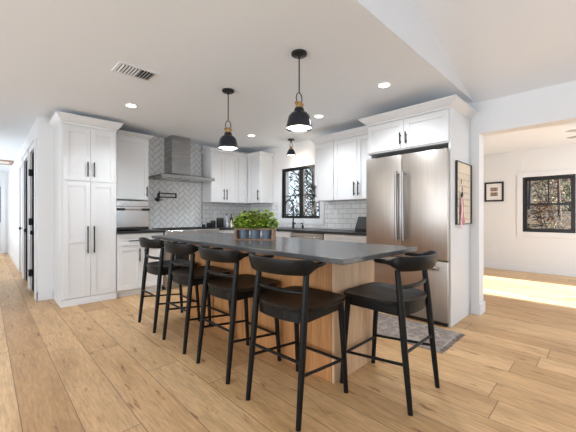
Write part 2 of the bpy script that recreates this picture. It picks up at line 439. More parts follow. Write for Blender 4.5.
# windows
def window(name, axis_x, y0, y1, z0, z1, kind):
    w = empty(name, (axis_x, (y0+y1)/2, z0)); w['kind'] = 'structure'
    hw = (y1-y0)/2; H = z1-z0
    def fr(bm, a0, a1, b0, b1, x0, x1, t):
        box(bm, x0, x1, a0, a1, b0, b0+t); box(bm, x0, x1, a0, a1, b1-t, b1); box(bm, x0, x1, a0, a0+t, b0+t, b1-t); box(bm, x0, x1, a1-t, a1, b0+t, b1-t)
    bm = B()
    if kind == 'far': fr(bm, -hw+.001, hw-.001, .001, H-.001, .0, .12, .03)
    else: fr(bm, -hw+.001, hw-.001, .001, H-.001, .0, .055, .022)
    link('window_frame', bm, M['black'], w)
    # casing on the room side
    bm = B(); cw = .09
    box(bm, -.018, -.001, -hw-cw, -hw, -cw, H+cw, .002); box(bm, -.018, -.001, hw, hw+cw, -cw, H+cw, .002); box(bm, -.018, -.001, -hw, hw, H, H+cw, .002); box(bm, -.018, -.001, -hw, hw, -cw, 0, .002)
    if kind == 'far': box(bm, -.03, -.001, -hw-cw, hw+cw, -.015, 0)
    link('window_casing', bm, M['trim'], w)
    if kind == 'casement':
        for s in (-1, 1):
            a, b = (-hw+.022, -.0) if s < 0 else (0, hw-.022)
            bm = B(); fr(bm, a+.002, b-.002, .024, H-.024, .02, .05, .024); box(bm, .025, .045, a+.02, b-.02, H*.44, H*.44+.016)
            sh = link('sash', bm, M['black'], w)
            bm = B(); box(bm, .033, .036, a+.025, b-.025, .047, H-.047); link('pane', bm, M['glass'], sh)
            yc = (a+b)/2 + s*.12
            bm = B(); box(bm, -.012, .03, yc-.035, yc+.035, .03, .05, .003); tube(bm, [(0, yc, .05), (-.02, yc-.03, .065), (-.02, yc-.06, .06)], .006, 8)
            link('crank', bm, M['black'], w)
    else:
        for k, (b0, b1, x) in enumerate(((.03, H*.5+.015, .03), (H*.5-.015, H-.03, .07))):
            bm = B(); fr(bm, -hw+.03, hw-.03, b0, b1, x, x+.035, .038)
            if k: box(bm, x+.008, x+.026, -.011, .011, b0+.03, b1-.03)
            sh = link('sash', bm, M['black'], w)
            bm = B(); box(bm, x+.016, x+.019, -hw+.06, hw-.06, b0+.03, b1-.03); link('pane', bm, M['glass'], sh)
    return w
window('window_1', XW, WY0, WY1, WZ0, WZ1, 'casement')
window('window_2', XF, FY0, FY1, FZ0, FZ1, 'far')
# glazed door of the far room, outside the frame to the right, that lets the sun in
w = empty('door_5', ((DX0+DX1)/2, -1.92, 0)); w['kind'] = 'structure'
bm = B(); hw = (DX1-DX0)/2
box(bm, -hw+.001, -hw+.07, -.03, .03, .001, 2.099); box(bm, hw-.07, hw-.001, -.03, .03, .001, 2.099); box(bm, -hw+.07, hw-.07, -.03, .03, 2.03, 2.099); box(bm, -hw+.07, hw-.07, -.03, .03, .001, .05); box(bm, -.045, -.02, -.015, .015, .05, 2.03)
link('door_frame', bm, M['black'], w)
bm = B(); box(bm, -hw+.07, hw-.07, -.003, .003, .05, 2.03); link('pane', bm, M['glass'], w)

# hall doors
for i, (a, b) in enumerate(DOORS):
    d = empty('door_%d' % (i+1), (XH, a, 0)); d['kind'] = 'structure'
    L = b-a; cw = .08
    bm = B()
    box(bm, -.016, -.001, -cw, 0, .001, 2.04+cw, .002); box(bm, -.016, -.001, L, L+cw, .001, 2.04+cw, .002); box(bm, -.016, -.001, 0, L, 2.04, 2.04+cw, .002); box(bm, -.028, -.001, -cw-.01, L+cw+.01, 2.04+cw, 2.04+cw+.025)
    link('door_casing', bm, M['trim'], d)
    bm = B(); box(bm, .014, .052, .003, L-.003, .006, 2.036, .002)
    for z0, z1 in ((.15, .9), (1.0, 1.92)): box(bm, .010, .02, .1, L-.1, z0, z1, .004)
    link('door_panel', bm, M['blackdoor'] if i < 2 else M['trim'], d)  # first two slabs are dull black and show as narrow dark slits
    bm = B(); lathe(bm, [(0, -.012), (.028, -.012), (.028, 0), (.012, .002), (.012, .03), (.026, .036), (.03, .05), (.02, .064), (0, .066)], 20)
    bmesh.ops.rotate(bm, verts=bm.verts, matrix=Matrix.Rotation(-PI/2, 3, 'Y')); bmesh.ops.translate(bm, verts=bm.verts, vec=(.008, .07, .88))
    link('door_knob', bm, M['black'], d, True)
    if i == 0:
        for z in (.26, 1.02, 1.75):
            bm = B(); box(bm, -.03, .012, L-.03, L+.012, z-.05, z+.05, .003); link('hinge', bm, M['black'], d)
d = empty('door_4', (-.1, 12.298, 0)); d['kind'] = 'structure'
bm = B(); box(bm, -.43, .43, -.02, -.001, 2.04, 2.14); box(bm, -.53, -.43, -.02, -.001, .001, 2.14); box(bm, .43, .53, -.02, -.001, .001, 2.14); link('door_casing', bm, M['trim'], d)
bm = B(); box(bm, -.425, .425, -.012, -.002, .005, 2.035); link('door_panel', bm, M['trim'], d)
bm = B(); box(bm, -.3, .42, -.018, -.0125, .9, 1.95); link('pane', bm, M['darkglass'], d)
# attic hatch trim in the hall ceiling
h = empty('attic_hatch', (-.1, 9.75, CZ), label='wood trimmed attic hatch in the hall ceiling at the far left', cat='hatch')
bm = B(); box(bm, -.42, .52, 0, .06, -.03, -.001); box(bm, -.42, .52, .64, .70, -.03, -.001); box(bm, -.48, -.42, 0, .70, -.03, -.001); box(bm, .52, .58, 0, .70, -.03, -.001); link('hatch_trim', bm, M['hatch_wood'], h)
bm = B(); box(bm, -.42, .52, .06, .64, -.015, -.001); link('hatch_panel', bm, M['trim'], h)

# ------------------------------------------------------------------ outdoors
def hill_z(x, y):
    f = max(0, min(1, (7.0 - y)/3.0))          # the bank rises behind the far room, falls away behind the kitchen
    return -.5 + f*min(5.5, .25*max(0, x - 9.5)) - (1-f)*min(1.2, .1*max(0, x-5)) + .10*math.sin(x*.9)*math.cos(y*.7)
bm = B(); N = 46
vv = [[bm.verts.new((4.3 + 34*i/N, -16 + 60*j/N, hill_z(4.3 + 34*i/N, -16 + 60*j/N))) for j in range(N+1)] for i in range(N+1)]
for i in range(N):
    for j in range(N): bm.faces.new((vv[i][j], vv[i+1][j], vv[i+1][j+1], vv[i][j+1]))
o = struct('ground', bm, M['litter'], None, True)
def tree(x, y, r, h, m, label, group, lean=0, leaf=None, nl=0, nb=12):
    z = hill_z(x, y) - .1
    t = empty('tree', (x, y, z), random.random()*6, label=label, cat='tree', group=group)
    bm = B()
    pts = [(lean*k/6 + .04*r*random.uniform(-8, 8)*(k > 0), .3*r*random.uniform(-1, 1), h*k/6) for k in range(7)]
    tube(bm, pts, [r*(1.25 if k == 0 else 1 - .11*k) for k in range(7)], 10)
    for k in range(nb):
        a = random.uniform(0, 6.28); z0 = h*random.uniform(.15, .95); l = random.uniform(.6, 1.8)
        p = Vector((lean*z0/h, 0, z0)); dr = Vector((math.cos(a), math.sin(a), random.uniform(.2, .9)))
        q1 = p + dr*l*.5; q2 = p + dr*l + Vector((0, 0, .2*l))
        tube(bm, [p, q1, q2], [r*.3, r*.2, r*.06], 6)
        for s in (-1, 1):
            tube(bm, [q1, q1 + Vector((dr.y*s, -dr.x*s, .5))*l*.4], [r*.13, r*.03], 5)
    link('trunk', bm, m, t, True)
    if nl:
        bm = B()
        for k in range(nl):
            a = random.uniform(0, 6.28); rr = random.uniform(.2, 1.7); zz = random.uniform(.1, 1)*h*.75
            c = Vector((rr*math.cos(a), rr*math.sin(a), zz)); s = random.uniform(.05, .12)
            u = Vector((random.uniform(-1, 1), random.uniform(-1, 1), random.uniform(-1, 1))).normalized(); w_ = u.orthogonal().normalized()
            bm.faces.new([bm.verts.new(c + u*s), bm.verts.new(c + w_*s*.6), bm.verts.new(c - u*s), bm.verts.new(c - w_*s*.6)])
        link('leaves', bm, leaf, t)
    return t
gA = 'trees beyond the far room window'; lA = 'bare tree in the leaf strewn woods outside the double hung window'
for x, y, r, h_, m_ in ((14.0, 2.35, .05, 6, 'bark'), (15.5, 1.2, .05, 6, 'bark_r'), (17, 2.3, .07, 7, 'bark'), (18.5, .95, .07, 7, 'bark'), (20, 3.0, .09, 8, 'bark'), (21.5, 1.7, .09, 8, 'bark'), (23.5, 3.4, .12, 8, 'bark_r'), (24.5, 1.6, .12, 9, 'bark'), (26.5, 2.9, .14, 9, 'bark'), (28.5, 4.2, .16, 9, 'bark'), (29, 2.0, .16, 9, 'bark')):
    tree(x, y, r, h_, M[m_], lA, gA, random.uniform(-.4, .4), None, 0, 20)
for k, (x, y, m_, hh) in enumerate(((12.6, 1.15, 'tan_leaf', .55), (13.3, 2.15, 'olive_leaf', .6), (14.4, 1.55, 'rust_leaf', .7), (15.6, 2.75, 'tan_leaf', .9), (16.4, .95, 'olive_leaf', .9), (17.6, 1.75, 'tan_leaf', 1.0), (18.8, 2.9, 'olive_leaf', 1.3), (19.6, 1.25, 'rust_leaf', 1.2), (21, 2.35, 'tan_leaf', 1.4), (22.5, 3.5, 'rust_leaf', 1.5), (23.4, 1.6, 'olive_leaf', 1.6))):
    lab = {'tan_leaf': 'dry tan shrub on the bank outside the double hung window', 'olive_leaf': 'olive green shrub on the bank outside the double hung window', 'rust_leaf': 'rust orange shrub on the bank outside the double hung window'}[m_]
    b_ = empty('shrub', (x, y, hill_z(x, y) - .05), k*1.3, label=lab, cat='shrub', group=m_.split('_')[0] + ' shrubs outside the far room')
    bm = B(); rnd = random.Random(40 + k)
    for q in range(240):
        a = rnd.uniform(0, 6.28); t_ = rnd.random(); rr = hh*.75*math.sqrt(rnd.random())*(1 - .5*t_)
        c = Vector((rr*math.cos(a), rr*math.sin(a), .08 + hh*1.2*t_)); sz = rnd.uniform(.03, .075)*(.6 + hh*.5)
        u_ = Vector((rnd.uniform(-1, 1), rnd.uniform(-1, 1), rnd.uniform(-1, 1))).normalized(); w_ = u_.orthogonal().normalized()
        bm.faces.new([bm.verts.new(c + u_*sz), bm.verts.new(c + w_*sz*.6), bm.verts.new(c - u_*sz), bm.verts.new(c - w_*sz*.6)])
    link('foliage', bm, M[m_], b_)
    bm = B()
    for q in range(9):
        a = q*.7; tube(bm, [(0, 0, 0), (.35*hh*math.cos(a), .35*hh*math.sin(a), hh*.6), (.55*hh*math.cos(a), .55*hh*math.sin(a), hh*1.2)], [.014, .01, .004], 5)
    link('stems', bm, M['bark'], b_)
gB = 'trees beyond the kitchen window'; lB = 'tree seen through the black casement window over the sink'
for x, y, r, h_, m_, lf, nl in ((9.6, 10.0, .05, 8, 'bark_r', 'green_leaf', 200), (10.4, 9.6, .08, 8, 'bark', 'green_leaf', 320), (11.3, 11.9, .10, 9, 'bark_r', 'green_leaf', 260), (12.8, 10.9, .12, 9, 'bark', 'green_leaf', 360), (14.2, 12.3, .16, 9, 'bark', 'green_leaf', 320), (15.5, 12.2, .14, 10, 'bark', None, 0), (16.5, 15.5, .2, 10, 'bark', None, 0), (18, 14.4, .18, 10, 'bark_r', None, 0), (20, 17.5, .2, 11, 'bark', 'green_leaf', 260)):
    tree(x, y, r, h_, M[m_], lB, gB, random.uniform(-.4, .4), M[lf] if lf else None, nl, 22)

# ------------------------------------------------------------------ cabinetry
def shaker(parent, x0, x1, z0, z1, y=0, name='door', stile=.058, mid=None, th=.02):
    """shaker front; local front plane y - th"""
    bm = B(); f = y - th; gp = .0016
    x0 += gp; x1 -= gp; z0 += gp; z1 -= gp
    st = min(stile, (z1-z0)*.3, (x1-x0)*.3)
    box(bm, x0, x0+st, f, y-.0005, z0, z1, .0015); box(bm, x1-st, x1, f, y-.0005, z0, z1, .0015)
    box(bm, x0+st, x1-st, f, y-.0005, z0, z0+st, .0015); box(bm, x0+st, x1-st, f, y-.0005, z1-st, z1, .0015)
    if mid: box(bm, x0+st, x1-st, f, y-.0005, mid-st/2, mid+st/2, .0015)
    box(bm, x0+st-.002, x1-st+.002, f+.011, y-.0006, z0+st-.002, z1-st+.002)
    return link(name, bm, M['cab'], parent)
def pull(parent, x, z, L, vertical=True, y=-.02, m='black', r=.0065):
    bm = B(); o = .032
    if vertical:
        box(bm, x-r, x+r, y-o-r, y-o+r, z, z+L, .002)
        for zz in (z+.03, z+L-.03): box(bm, x-r*.8, x+r*.8, y-o, y+.0005, zz-r*.8, zz+r*.8)
    else:
        box(bm, x, x+L, y-o-r, y-o+r, z-r, z+r, .002)
        for xx in (x+.03, x+L-.03): box(bm, xx-r*.8, xx+r*.8, y-o, y+.0005, z-r*.8, z+r*.8)
    o_ = link('handle', bm, M[m], parent); o_['label'] = 'black bar handle'; return o_
def crown(parent, x0, x1, y0, y1, z0, z1, left=True, right=True, out=.065):
    """crown moulding ring swept round front and free ends; y0 front, y1 back"""
    prof = [(0, 0), (.004, .0), (.006, .22), (.2, .3), (.55, .55), (.88, .86), (1, .88), (1, 1)]
    bm = B(); rings = []
    for o, t in prof:
        d = o*out; z = z0 + t*(z1-z0)
        rings.append([bm.verts.new(p) for p in ((x0 - d*left, y1, z), (x0 - d*left, y0 - d, z), (x1 + d*right, y0 - d, z), (x1 + d*right, y1, z))])
    for a, b in zip(rings, rings[1:]):
        for k in range(4): bm.faces.new((a[k], a[(k+1) % 4], b[(k+1) % 4], b[k]))
    bm.faces.new(rings[-1]); bm.faces.new(rings[0][::-1])
    return link('crown_molding', bm, M['cab'], parent)
def carcass(parent, x0, x1, y0, y1, z0, z1, name='cabinet_body'):
    bm = B(); box(bm, x0, x1, y0, y1, z0, z1, .001); return link(name, bm, M['cab'], parent)
RX = -PI/2      # rotation of the things that stand against the window wall: local x -> -Y, local y -> +X

# pantry
PX, PY = .658, 4.572
p = empty('pantry_cabinet', (PX, PY, 0), label='tall white double pantry cabinet with long black handles at the left end', cat='cabinet')
PWd = .605; PD = YW - PY - .002
carcass(p, 0, PWd, .02, PD, .0, 2.235)
for k, (x0, x1) in enumerate(((.012, PWd/2), (PWd/2, PWd-.012))):
    dd = shaker(p, x0, x1, 1.545, 2.205, .02); hx = PWd/2 - .035 if k == 0 else PWd/2 + .035
    pull(dd, hx, 1.60, .19, True, 0)
    dd = shaker(p, x0, x1, .095, 1.535, .02, mid=.80); pull(dd, hx, .64, .34, True, 0)
crown(p, 0, PWd, 0.0, PD, 2.232, 2.345)
bm = B(); box(bm, -.008, PWd, .008, PD - .02, .001, .088, .002); link('toe_kick', bm, M['trim'], p)

# upper beside the hood
ux = PX + PWd + .003
u = empty('upper_cabinet', (ux, 4.82, 1.345), label='white single door wall cabinet between the tall pantry and the range hood', cat='cabinet', group='white wall cabinets')
UW = 1.77 - ux; UD = YW - 4.82 - .002
carcass(u, 0, UW, .02, UD - .009, 0, .915)
dd = shaker(u, .004, UW-.004, .0, .89, .02); pull(dd, UW-.035, .05, .15, True, 0)
crown(u, .067, UW, 0, UD - .009, .9152, .965, False, True)
# range wall base: drawer cabinet, range, corner run
def base_cab(loc, rz, wid, dep, label, layout, group='white base cabinets'):
    b = empty('base_cabinet', loc, rz, label=label, cat='cabinet', group=group)
    bm = B(); box(bm, 0, wid, .02, dep, .09, .865, .001); box(bm, 0.0, wid, .07, dep, .0, .09); link('cabinet_body', bm, M['cab'], b)
    for kind, x0, x1, z0, z1, hs in layout:
        d_ = shaker(b, x0, x1, z0, z1, .02, 'drawer' if kind == 'drawer' else 'door')
        if hs == 'h': pull(d_, (x0+x1)/2 - min(.18, (x1-x0)*.3), (z0+z1)/2 - .015, min(.36, (x1-x0)*.6), False, 0)
        elif hs == 'l': pull(d_, x0+.035, z1-.22, .18, True, 0)
        elif hs == 'r': pull(d_, x1-.035, z1-.22, .18, True, 0)
    return b
BD = YW - 4.55 - .002
bw = 1.883 - ux
base_cab((ux, 4.55, 0), 0, bw, BD, 'white base cabinet with one drawer and door pair left of the range', [('drawer', .005, bw-.005, .70, .86, 'h'), ('door', .005, bw/2, .1, .695, 'r'), ('door', bw/2, bw-.005, .1, .695, 'l')])
bm = B(); box(bm, ux, 1.884, 4.52, YW - .012, .867, .897, .003)
tag(link('countertop', bm, M['counterblk']), 'short black stone countertop left of the range', 'countertop')
# corner base + counter right of the range
base_cab((2.797, 4.55, 0), 0, 3.32 - 2.797, BD, 'white corner base cabinet right of the range', [('drawer', .005, .50, .70, .86, 'h'), ('door', .005, .5, .1, .695, 'l')])
bm = B()
prism(bm, [(2.796, 4.52), (3.305, 4.52), (3.305, 2.015), (3.938, 2.015), (3.938, 5.138), (2.796, 5.138)], 'z', .867, .897)
tag(link('countertop', bm, M['counterblk']), 'long black stone countertop running round the corner under the window', 'countertop')
WD = XW - 3.33 - .002
base_cab((3.33, 4.525, 0), RX, 4.525 - 3.342, WD, 'white sink base cabinet under the kitchen window', [('door', .2, .69, .1, .86, 'r'), ('door', .69, 1.178, .1, .86, 'l')])
base_cab((3.33, 2.71, 0), RX, 2.71 - 2.018, WD, 'white drawer base cabinet between dishwasher and refrigerator', [('drawer', .005, .687, .70, .86, 'h'), ('drawer', .005, .687, .40, .695, 'h'), ('drawer', .005, .687, .1, .395, 'h')])
dw = empty('dishwasher', (3.33, 3.338, 0), RX, label='stainless steel dishwasher under the black counter beside the sink', cat='dishwasher')
bm = B(); box(bm, .004, .622, .02, WD, .005, .862, .002); link('dishwasher_body', bm, M['black'], dw)
bm = B(); box(bm, .006, .620, -.012, .0195, .1, .855, .004); link('door', bm, M['steel'], dw)
bm = B(); tube(bm, [(.04, -.05, .80), (.586, -.05, .80)], .011, 12)
for x in (.06, .566): tube(bm, [(x, -.05, .80), (x, -.012, .80)], .008, 8)
link('handle', bm, M['steel_c'], dw, True)

# range
rg = empty('range', (1.888, 4.50, 0), label='wide stainless steel range with black grates under the hood', cat='range')
RWd = 2.793 - 1.888; RD = YW - 4.50 - .014
bm = B(); box(bm, 0, RWd, .03, RD, .06, .885, .003); box(bm, .03, RWd-.03, .08, RD-.02, .0, .06); link('range_body', bm, M['steel_h'], rg)
bm = B(); box(bm, .0, RWd, -.012, .06, .80, .893, .012); link('control_panel', bm, M['steel_c'], rg)
bm = B(); box(bm, .02, RWd-.02, .0, .0295, .2, .78, .004); od = link('oven_door', bm, M['steel'], rg)
bm = B(); box(bm, .15, RWd-.15, -.004, -.0005, .32, .62); link('oven_window', bm, M['darkglass'], od)
bm = B(); tube(bm, [(.06, -.045, .73), (RWd-.06, -.045, .73)], .013, 12)
for x in (.1, RWd-.1): tube(bm, [(x, -.045, .73), (x, 0, .73)], .009, 8)
link('handle', bm, M['steel_c'], od, True)
bm = B(); box(bm, .02, RWd-.02, .07, RD-.03, .8855, .889); link('cooktop', bm, M['black'], rg)
for k in range(3):
    a = .025 + k*(RWd-.05)/3; b = a + (RWd-.05)/3 - .006
    bm = B()
    for x in (a+.012, (a+b)/2, b-.012): box(bm, x-.006, x+.006, .08, RD-.06, .898, .91)
    for y in (.09, .2, .3, .4, RD-.07): box(bm, a+.006, b-.006, y-.006, y+.006, .899, .909)
    for x in (a+.012, b-.012):
        for y in (.1, RD-.08): box(bm, x-.008, x+.008, y-.008, y+.008, .8892, .899)
    link('grate', bm, M['black'], rg)
    for y in (.19, .43):
        bm = B(); lathe(bm, [(.05, 0), (.05, .006), (.03, .007), (.03, .012), (0, .012)], 20, ((a+b)/2, y, .8892)); link('burner', bm, M['black'], rg)

# hood
hd = empty('range_hood', (2.335, YW - .012, 0), label='stainless steel chimney range hood on herringbone tile', cat='range hood')
bm = B()
y0 = 4.63 - (YW-.012); hw = .455
rings = []
for (xa, ya, z) in ((hw, y0, 1.695), (hw, y0, 1.738), (hw-.02, y0+.02, 1.746), (.20, -.33, 1.79)):
    rings.append([bm.verts.new(q) for q in ((-xa, 0, z), (-xa, ya, z), (xa, ya, z), (xa, 0, z))])
for a, b in zip(rings, rings[1:]):
    for k in range(4): bm.faces.new((a[k], a[(k+1) % 4], b[(k+1) % 4], b[k]))
bm.faces.new(rings[-1]); bm.faces.new(rings[0][::-1])
link('canopy', bm, M['steel_h'], hd)
bm = B(); box(bm, -.200, .118, -.305, -.001, 1.791, CZ - .003, .002); link('chimney', bm, M['steel_h'], hd)
for s in (-1, 1):
    bm = B(); box(bm, s*.22-.19, s*.22+.19, y0+.06, -.08, 1.687, 1.6945)
    for k in range(7): box(bm, s*.22-.18+k*.054, s*.22-.15+k*.054, y0+.07, -.09, 1.683, 1.687)
    link('filter', bm, M['steel_c'], hd)

# pot filler
pf = empty('pot_filler', (2.015, YW - .0095, 1.375), label='black folding pot filler tap on the herringbone tile over the range', cat='tap')
bm = B(); lathe(bm, [(0, 0), (.032, 0), (.032, .01), (.014, .014), (.014, .05), (0, .05)], 20); bmesh.ops.rotate(bm, verts=bm.verts, matrix=Matrix.Rotation(PI/2, 3, 'X')); link('wall_flange', bm, M['black'], pf, True)
bm = B(); tube(bm, [(0, -.05, -.03), (0, -.05, .10)], .012, 12); tube(bm, [(0, -.05, .04), (.29, -.075, .04)], .0095, 10); tube(bm, [(.29, -.075, .025), (.29, -.075, .115)], .013, 12); link('lower_arm', bm, M['black'], pf, True)
bm = B(); tube(bm, [(.29, -.09, .1), (.0, -.10, .1)], .0095, 10); tube(bm, [(0, -.1, .13), (0, -.1, .02), (0, -.1, .0)], [.011, .011, .014], 12); link('upper_arm', bm, M['black'], pf, True)
bm = B(); tube(bm, [(.02, -.05, -.01), (.06, -.07, -.01)], .007, 8); lathe(bm, [(0, -.03), (.02, -.02), (.022, 0), (.02, .02), (0, .03)], 14, (.0, -.055, -.01)); link('lever', bm, M['black'], pf, True)

# countertop oven in the niche beside the pantry
ov = empty('countertop_oven', (ux + .006, 4.70, .899), label='stainless steel countertop oven with bar handle under the single door wall cabinet', cat='oven')
OW = .455; OD = .40
bm = B(); box(bm, 0, OW, .012, OD, .012, .425, .004)
for x in (.03, OW-.03):
    for y in (.05, OD-.05): box(bm, x-.015, x+.015, y-.015, y+.015, 0, .012)
link('oven_body', bm, M['steel_h'], ov)
bm = B(); box(bm, .004, OW-.004, -.006, .0118, .345, .422, .003); cp = link('control_panel', bm, M['steel_c'], ov)
bm = B(); box(bm, .004, OW-.004, -.008, .0118, .05, .338, .003); odr = link('door', bm, M['steel_c'], ov)
bm = B(); tube(bm, [(.01, -.04, .30), (OW-.01, -.04, .30)], .011, 12)
for x in (.04, OW-.04): tube(bm, [(x, -.04, .30), (x, -.008, .30)], .009, 8)
link('handle', bm, M['steel_c'], odr, True)
for x in (.06, OW-.06):
    bm = B(); box(bm, x-.055, x+.055, -.056, -.024, .284, .316, .004); link('handle_mount', bm, M['black'], odr)
bm = B(); box(bm, .004, OW-.004, -.004, .0118, .013, .045, .002); link('base_trim', bm, M['black'], ov)

# uppers right of the hood and the corner
u = empty('upper_cabinet', (2.832, 4.82, 1.345), label='white two door wall cabinet just right of the range hood', cat='cabinet', group='white wall cabinets')
UW = 3.40 - 2.832; UD = YW - 4.82 - .01
carcass(u, 0, UW, .02, UD, 0, .88)
dd = shaker(u, .003, .275, 0, .865, .02); pull(dd, .275-.03, .05, .19, True, 0)
dd = shaker(u, .275, UW-.003, 0, .865, .02); pull(dd, .275+.03, .05, .19, True, 0)
crown(u, 0, UW, 0, UD, .868, .937, True, False, .055)
u = empty('upper_cabinet', (3.403, 4.82, 1.345), label='white corner wall cabinet wrapping the inside corner left of the window', cat='cabinet', group='white wall cabinets')
bm = B(); prism(bm, [(0, .02), (.237, .02), (.237, -.38), (.535, -.38), (.535, UD), (0, UD)], 'z', 0, .88); link('cabinet_body', bm, M['cab'], u)
shaker(u, .002, .215, 0, .865, .02, 'filler_panel')
bm = B(); f0 = .217
x = f0
def shaker_x(parent, y0, y1, z0, z1, xf, name='door'):
    """front facing -x in the local frame of parent"""
    bm = B(); st = .055; y0 += .0016; y1 -= .0016
    box(bm, xf, xf+.0195, y0, y0+st, z0, z1, .0015); box(bm, xf, xf+.0195, y1-st, y1, z0, z1, .0015)
    box(bm, xf, xf+.0195, y0+st, y1-st, z0, z0+st, .0015); box(bm, xf, xf+.0195, y0+st, y1-st, z1-st, z1, .0015)
    box(bm, xf+.011, xf+.0194, y0+st-.002, y1-st+.002, z0+st-.002, z1-st+.002)
    return link(name, bm, M['cab'], parent)
dd = shaker_x(u, -.376, -.004, .0016, .8634, .217)
bm = B(); box(bm, .178, .191, -.353, -.34, .05, .24, .002)
for zz in (.08, .21): box(bm, .185, .2168, -.351, -.342, zz-.005, zz+.005)
link('handle', bm, M['black'], dd)['label'] = 'black bar handle'
bm = B()
prof = [(0, 0), (.006, .22), (.2, .3), (.55, .55), (.88, .86), (1, .88), (1, 1)]; rings = []
for o_, t in prof:
    d_ = o_*.055; z = .868 + t*.069
    rings.append([bm.verts.new(q) for q in ((.055, .0 - d_, z), (.217 - d_, .0 - d_, z), (.217 - d_, -.38 - d_, z), (.535, -.38 - d_, z), (.535, UD, z), (.055, UD, z))])
for a, b in zip(rings, rings[1:]):
    for k in range(6): bm.faces.new((a[k], a[(k+1) % 6], b[(k+1) % 6], b[k]))
bm.faces.new(rings[-1]); bm.faces.new(rings[0][::-1])
bmesh.ops.translate(bm, verts=bm.verts, vec=(0, 0, 0))
for v_ in bm.verts:
    if abs(v_.co.x - .055) < 1e-6: v_.co.x = .002
link('crown_molding', bm, M['cab'], u)

# uppers right of the window
WUD = XW - 3.62 - .01
u = empty('upper_cabinet', (3.62, 3.12, 1.335), RX, label='narrow white single door wall cabinet directly right of the kitchen window', cat='cabinet', group='white wall cabinets')
carcass(u, 0, .36, .02, WUD, 0, .865); dd = shaker(u, .002, .358, 0, .855, .02); pull(dd, .035, .05, .19, True, 0)
crown(u, 0, .36, 0, WUD, .86, .955, True, False, .055)
u = empty('upper_cabinet', (3.62, 2.757, 1.335), RX, label='white two door wall cabinet between the narrow one and the refrigerator', cat='cabinet', group='white wall cabinets')
carcass(u, 0, .742, .02, WUD, 0, .865)
dd = shaker(u, .002, .395, 0, .855, .02); pull(dd, .395-.033, .05, .19, True, 0)
dd = shaker(u, .395, .74, 0, .855, .02); pull(dd, .395+.033, .05, .19, True, 0)
crown(u, 0, .742 - .077, 0, WUD, .8652, .955, False, False, .055)

# refrigerator surround and cabinet over it
fs = empty('refrigerator_surround', (3.30, 2.012, 0), RX, label='white cabinet surround with two small doors above the refrigerator', cat='cabinet')
FW = 2.012 - 1.074; FD = XW - 3.30 - .002
bm = B(); box(bm, FW-.022, FW, .02, FD, 0, 2.19, .001); link('end_panel', bm, M['cab'], fs)
bm = B(); box(bm, 0, .018, .08, FD, 0, 1.845, .001); link('inner_panel', bm, M['cab'], fs)
carcass(fs, 0, FW-.0225, .02, FD, 1.846, 2.19)
mid = (FW)/2 - .01
dd = shaker(fs, .012, mid, 1.86, 2.175, .02); pull(dd, mid-.032, 1.90, .13, True, 0)
dd = shaker(fs, mid, FW-.014, 1.86, 2.175, .02); pull(dd, mid+.032, 1.90, .13, True, 0)
crown(fs, 0, FW, 0, FD, 2.185, 2.275, True, True, .075)

# refrigerator
rf = empty('refrigerator', (3.262, 2.0, 0), RX, label='stainless steel french door refrigerator with bottom freezer drawer', cat='refrigerator')
FRW = 2.0 - 1.086
bm = B(); box(bm, .014, FRW-.018, .06, FD-.01, .02, 1.765, .003)
for x in (.05, FRW-.05): box(bm, x-.02, x+.02, .1, .14, 0, .02); box(bm, x-.02, x+.02, .5, .54, 0, .02)
link('refrigerator_body', bm, M['black'], rf)
h2 = FRW/2 - .012
for k, (a, b) in enumerate(((0, h2-.002), (h2+.002, FRW))):
    bm = B(); box(bm, a, b, 0, .0565, .662, 1.785, .008); d_ = link('door', bm, M['steel'], rf, True)
    hx = h2 - .042 if k == 0 else h2 + .036
    bm = B(); tube(bm, [(hx, -.055, .84), (hx, -.062, 1.2), (hx, -.055, 1.60)], .0155, 14)
    for z in (.87, 1.57): tube(bm, [(hx, -.055, z), (hx, 0.0, z)], .011, 10)
    link('handle', bm, M['steel_d'], d_, True)
bm = B(); box(bm, 0, FRW, 0, .0565, .045, .652, .008); d_ = link('freezer_drawer', bm, M['steel'], rf, True)
bm = B(); tube(bm, [(.07, -.055, .585), (FRW-.07, -.055, .585)], .0135, 14)
for x in (.1, FRW-.1): tube(bm, [(x, -.055, .585), (x, 0, .585)], .011, 10)
link('handle', bm, M['steel_d'], d_, True)
bm = B(); box(bm, .02, FRW-.02, .03, .0598, .003, .042); link('toe_grille', bm, M['black'], rf)

# ------------------------------------------------------------------ island
ISX0, ISX1, ISY0, ISY1 = 1.655, 2.168, 1.255, 3.30
IZ = .895
isl = empty('kitchen_island', (ISX0, ISY0, 0), label='oak kitchen island with a dark grey stone top', cat='island')
LX, LY = ISX1-ISX0, ISY1-ISY0
bm = B(); box(bm, .012, LX-.012, .02, LY-.02, 0, IZ-.031); link('island_body', bm, M['oak_shade'], isl)
bm = B(); box(bm, .0, LX, .0, .0195, .0, IZ-.031, .002); o = link('end_panel', bm, M['oak_lit'], isl); o['label'] = 'oak end panel painted in its lit tone'
bm = B(); box(bm, .0, LX, LY-.0195, LY, .0, IZ-.031, .002); link('end_panel', bm, M['oak_lit'], isl)
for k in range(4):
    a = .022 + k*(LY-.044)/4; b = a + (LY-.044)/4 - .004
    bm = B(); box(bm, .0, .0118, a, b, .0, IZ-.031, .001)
    link('side_panel', bm, M['oak_shade'], isl)
bm = B(); box(bm, 1.297-ISX0, 2.178-ISX0, .925-ISY0, 3.46-ISY0, IZ-.030, IZ, .003)
o = link('island_top', bm, M['counter'], isl); o['label'] = 'dark grey honed stone top'

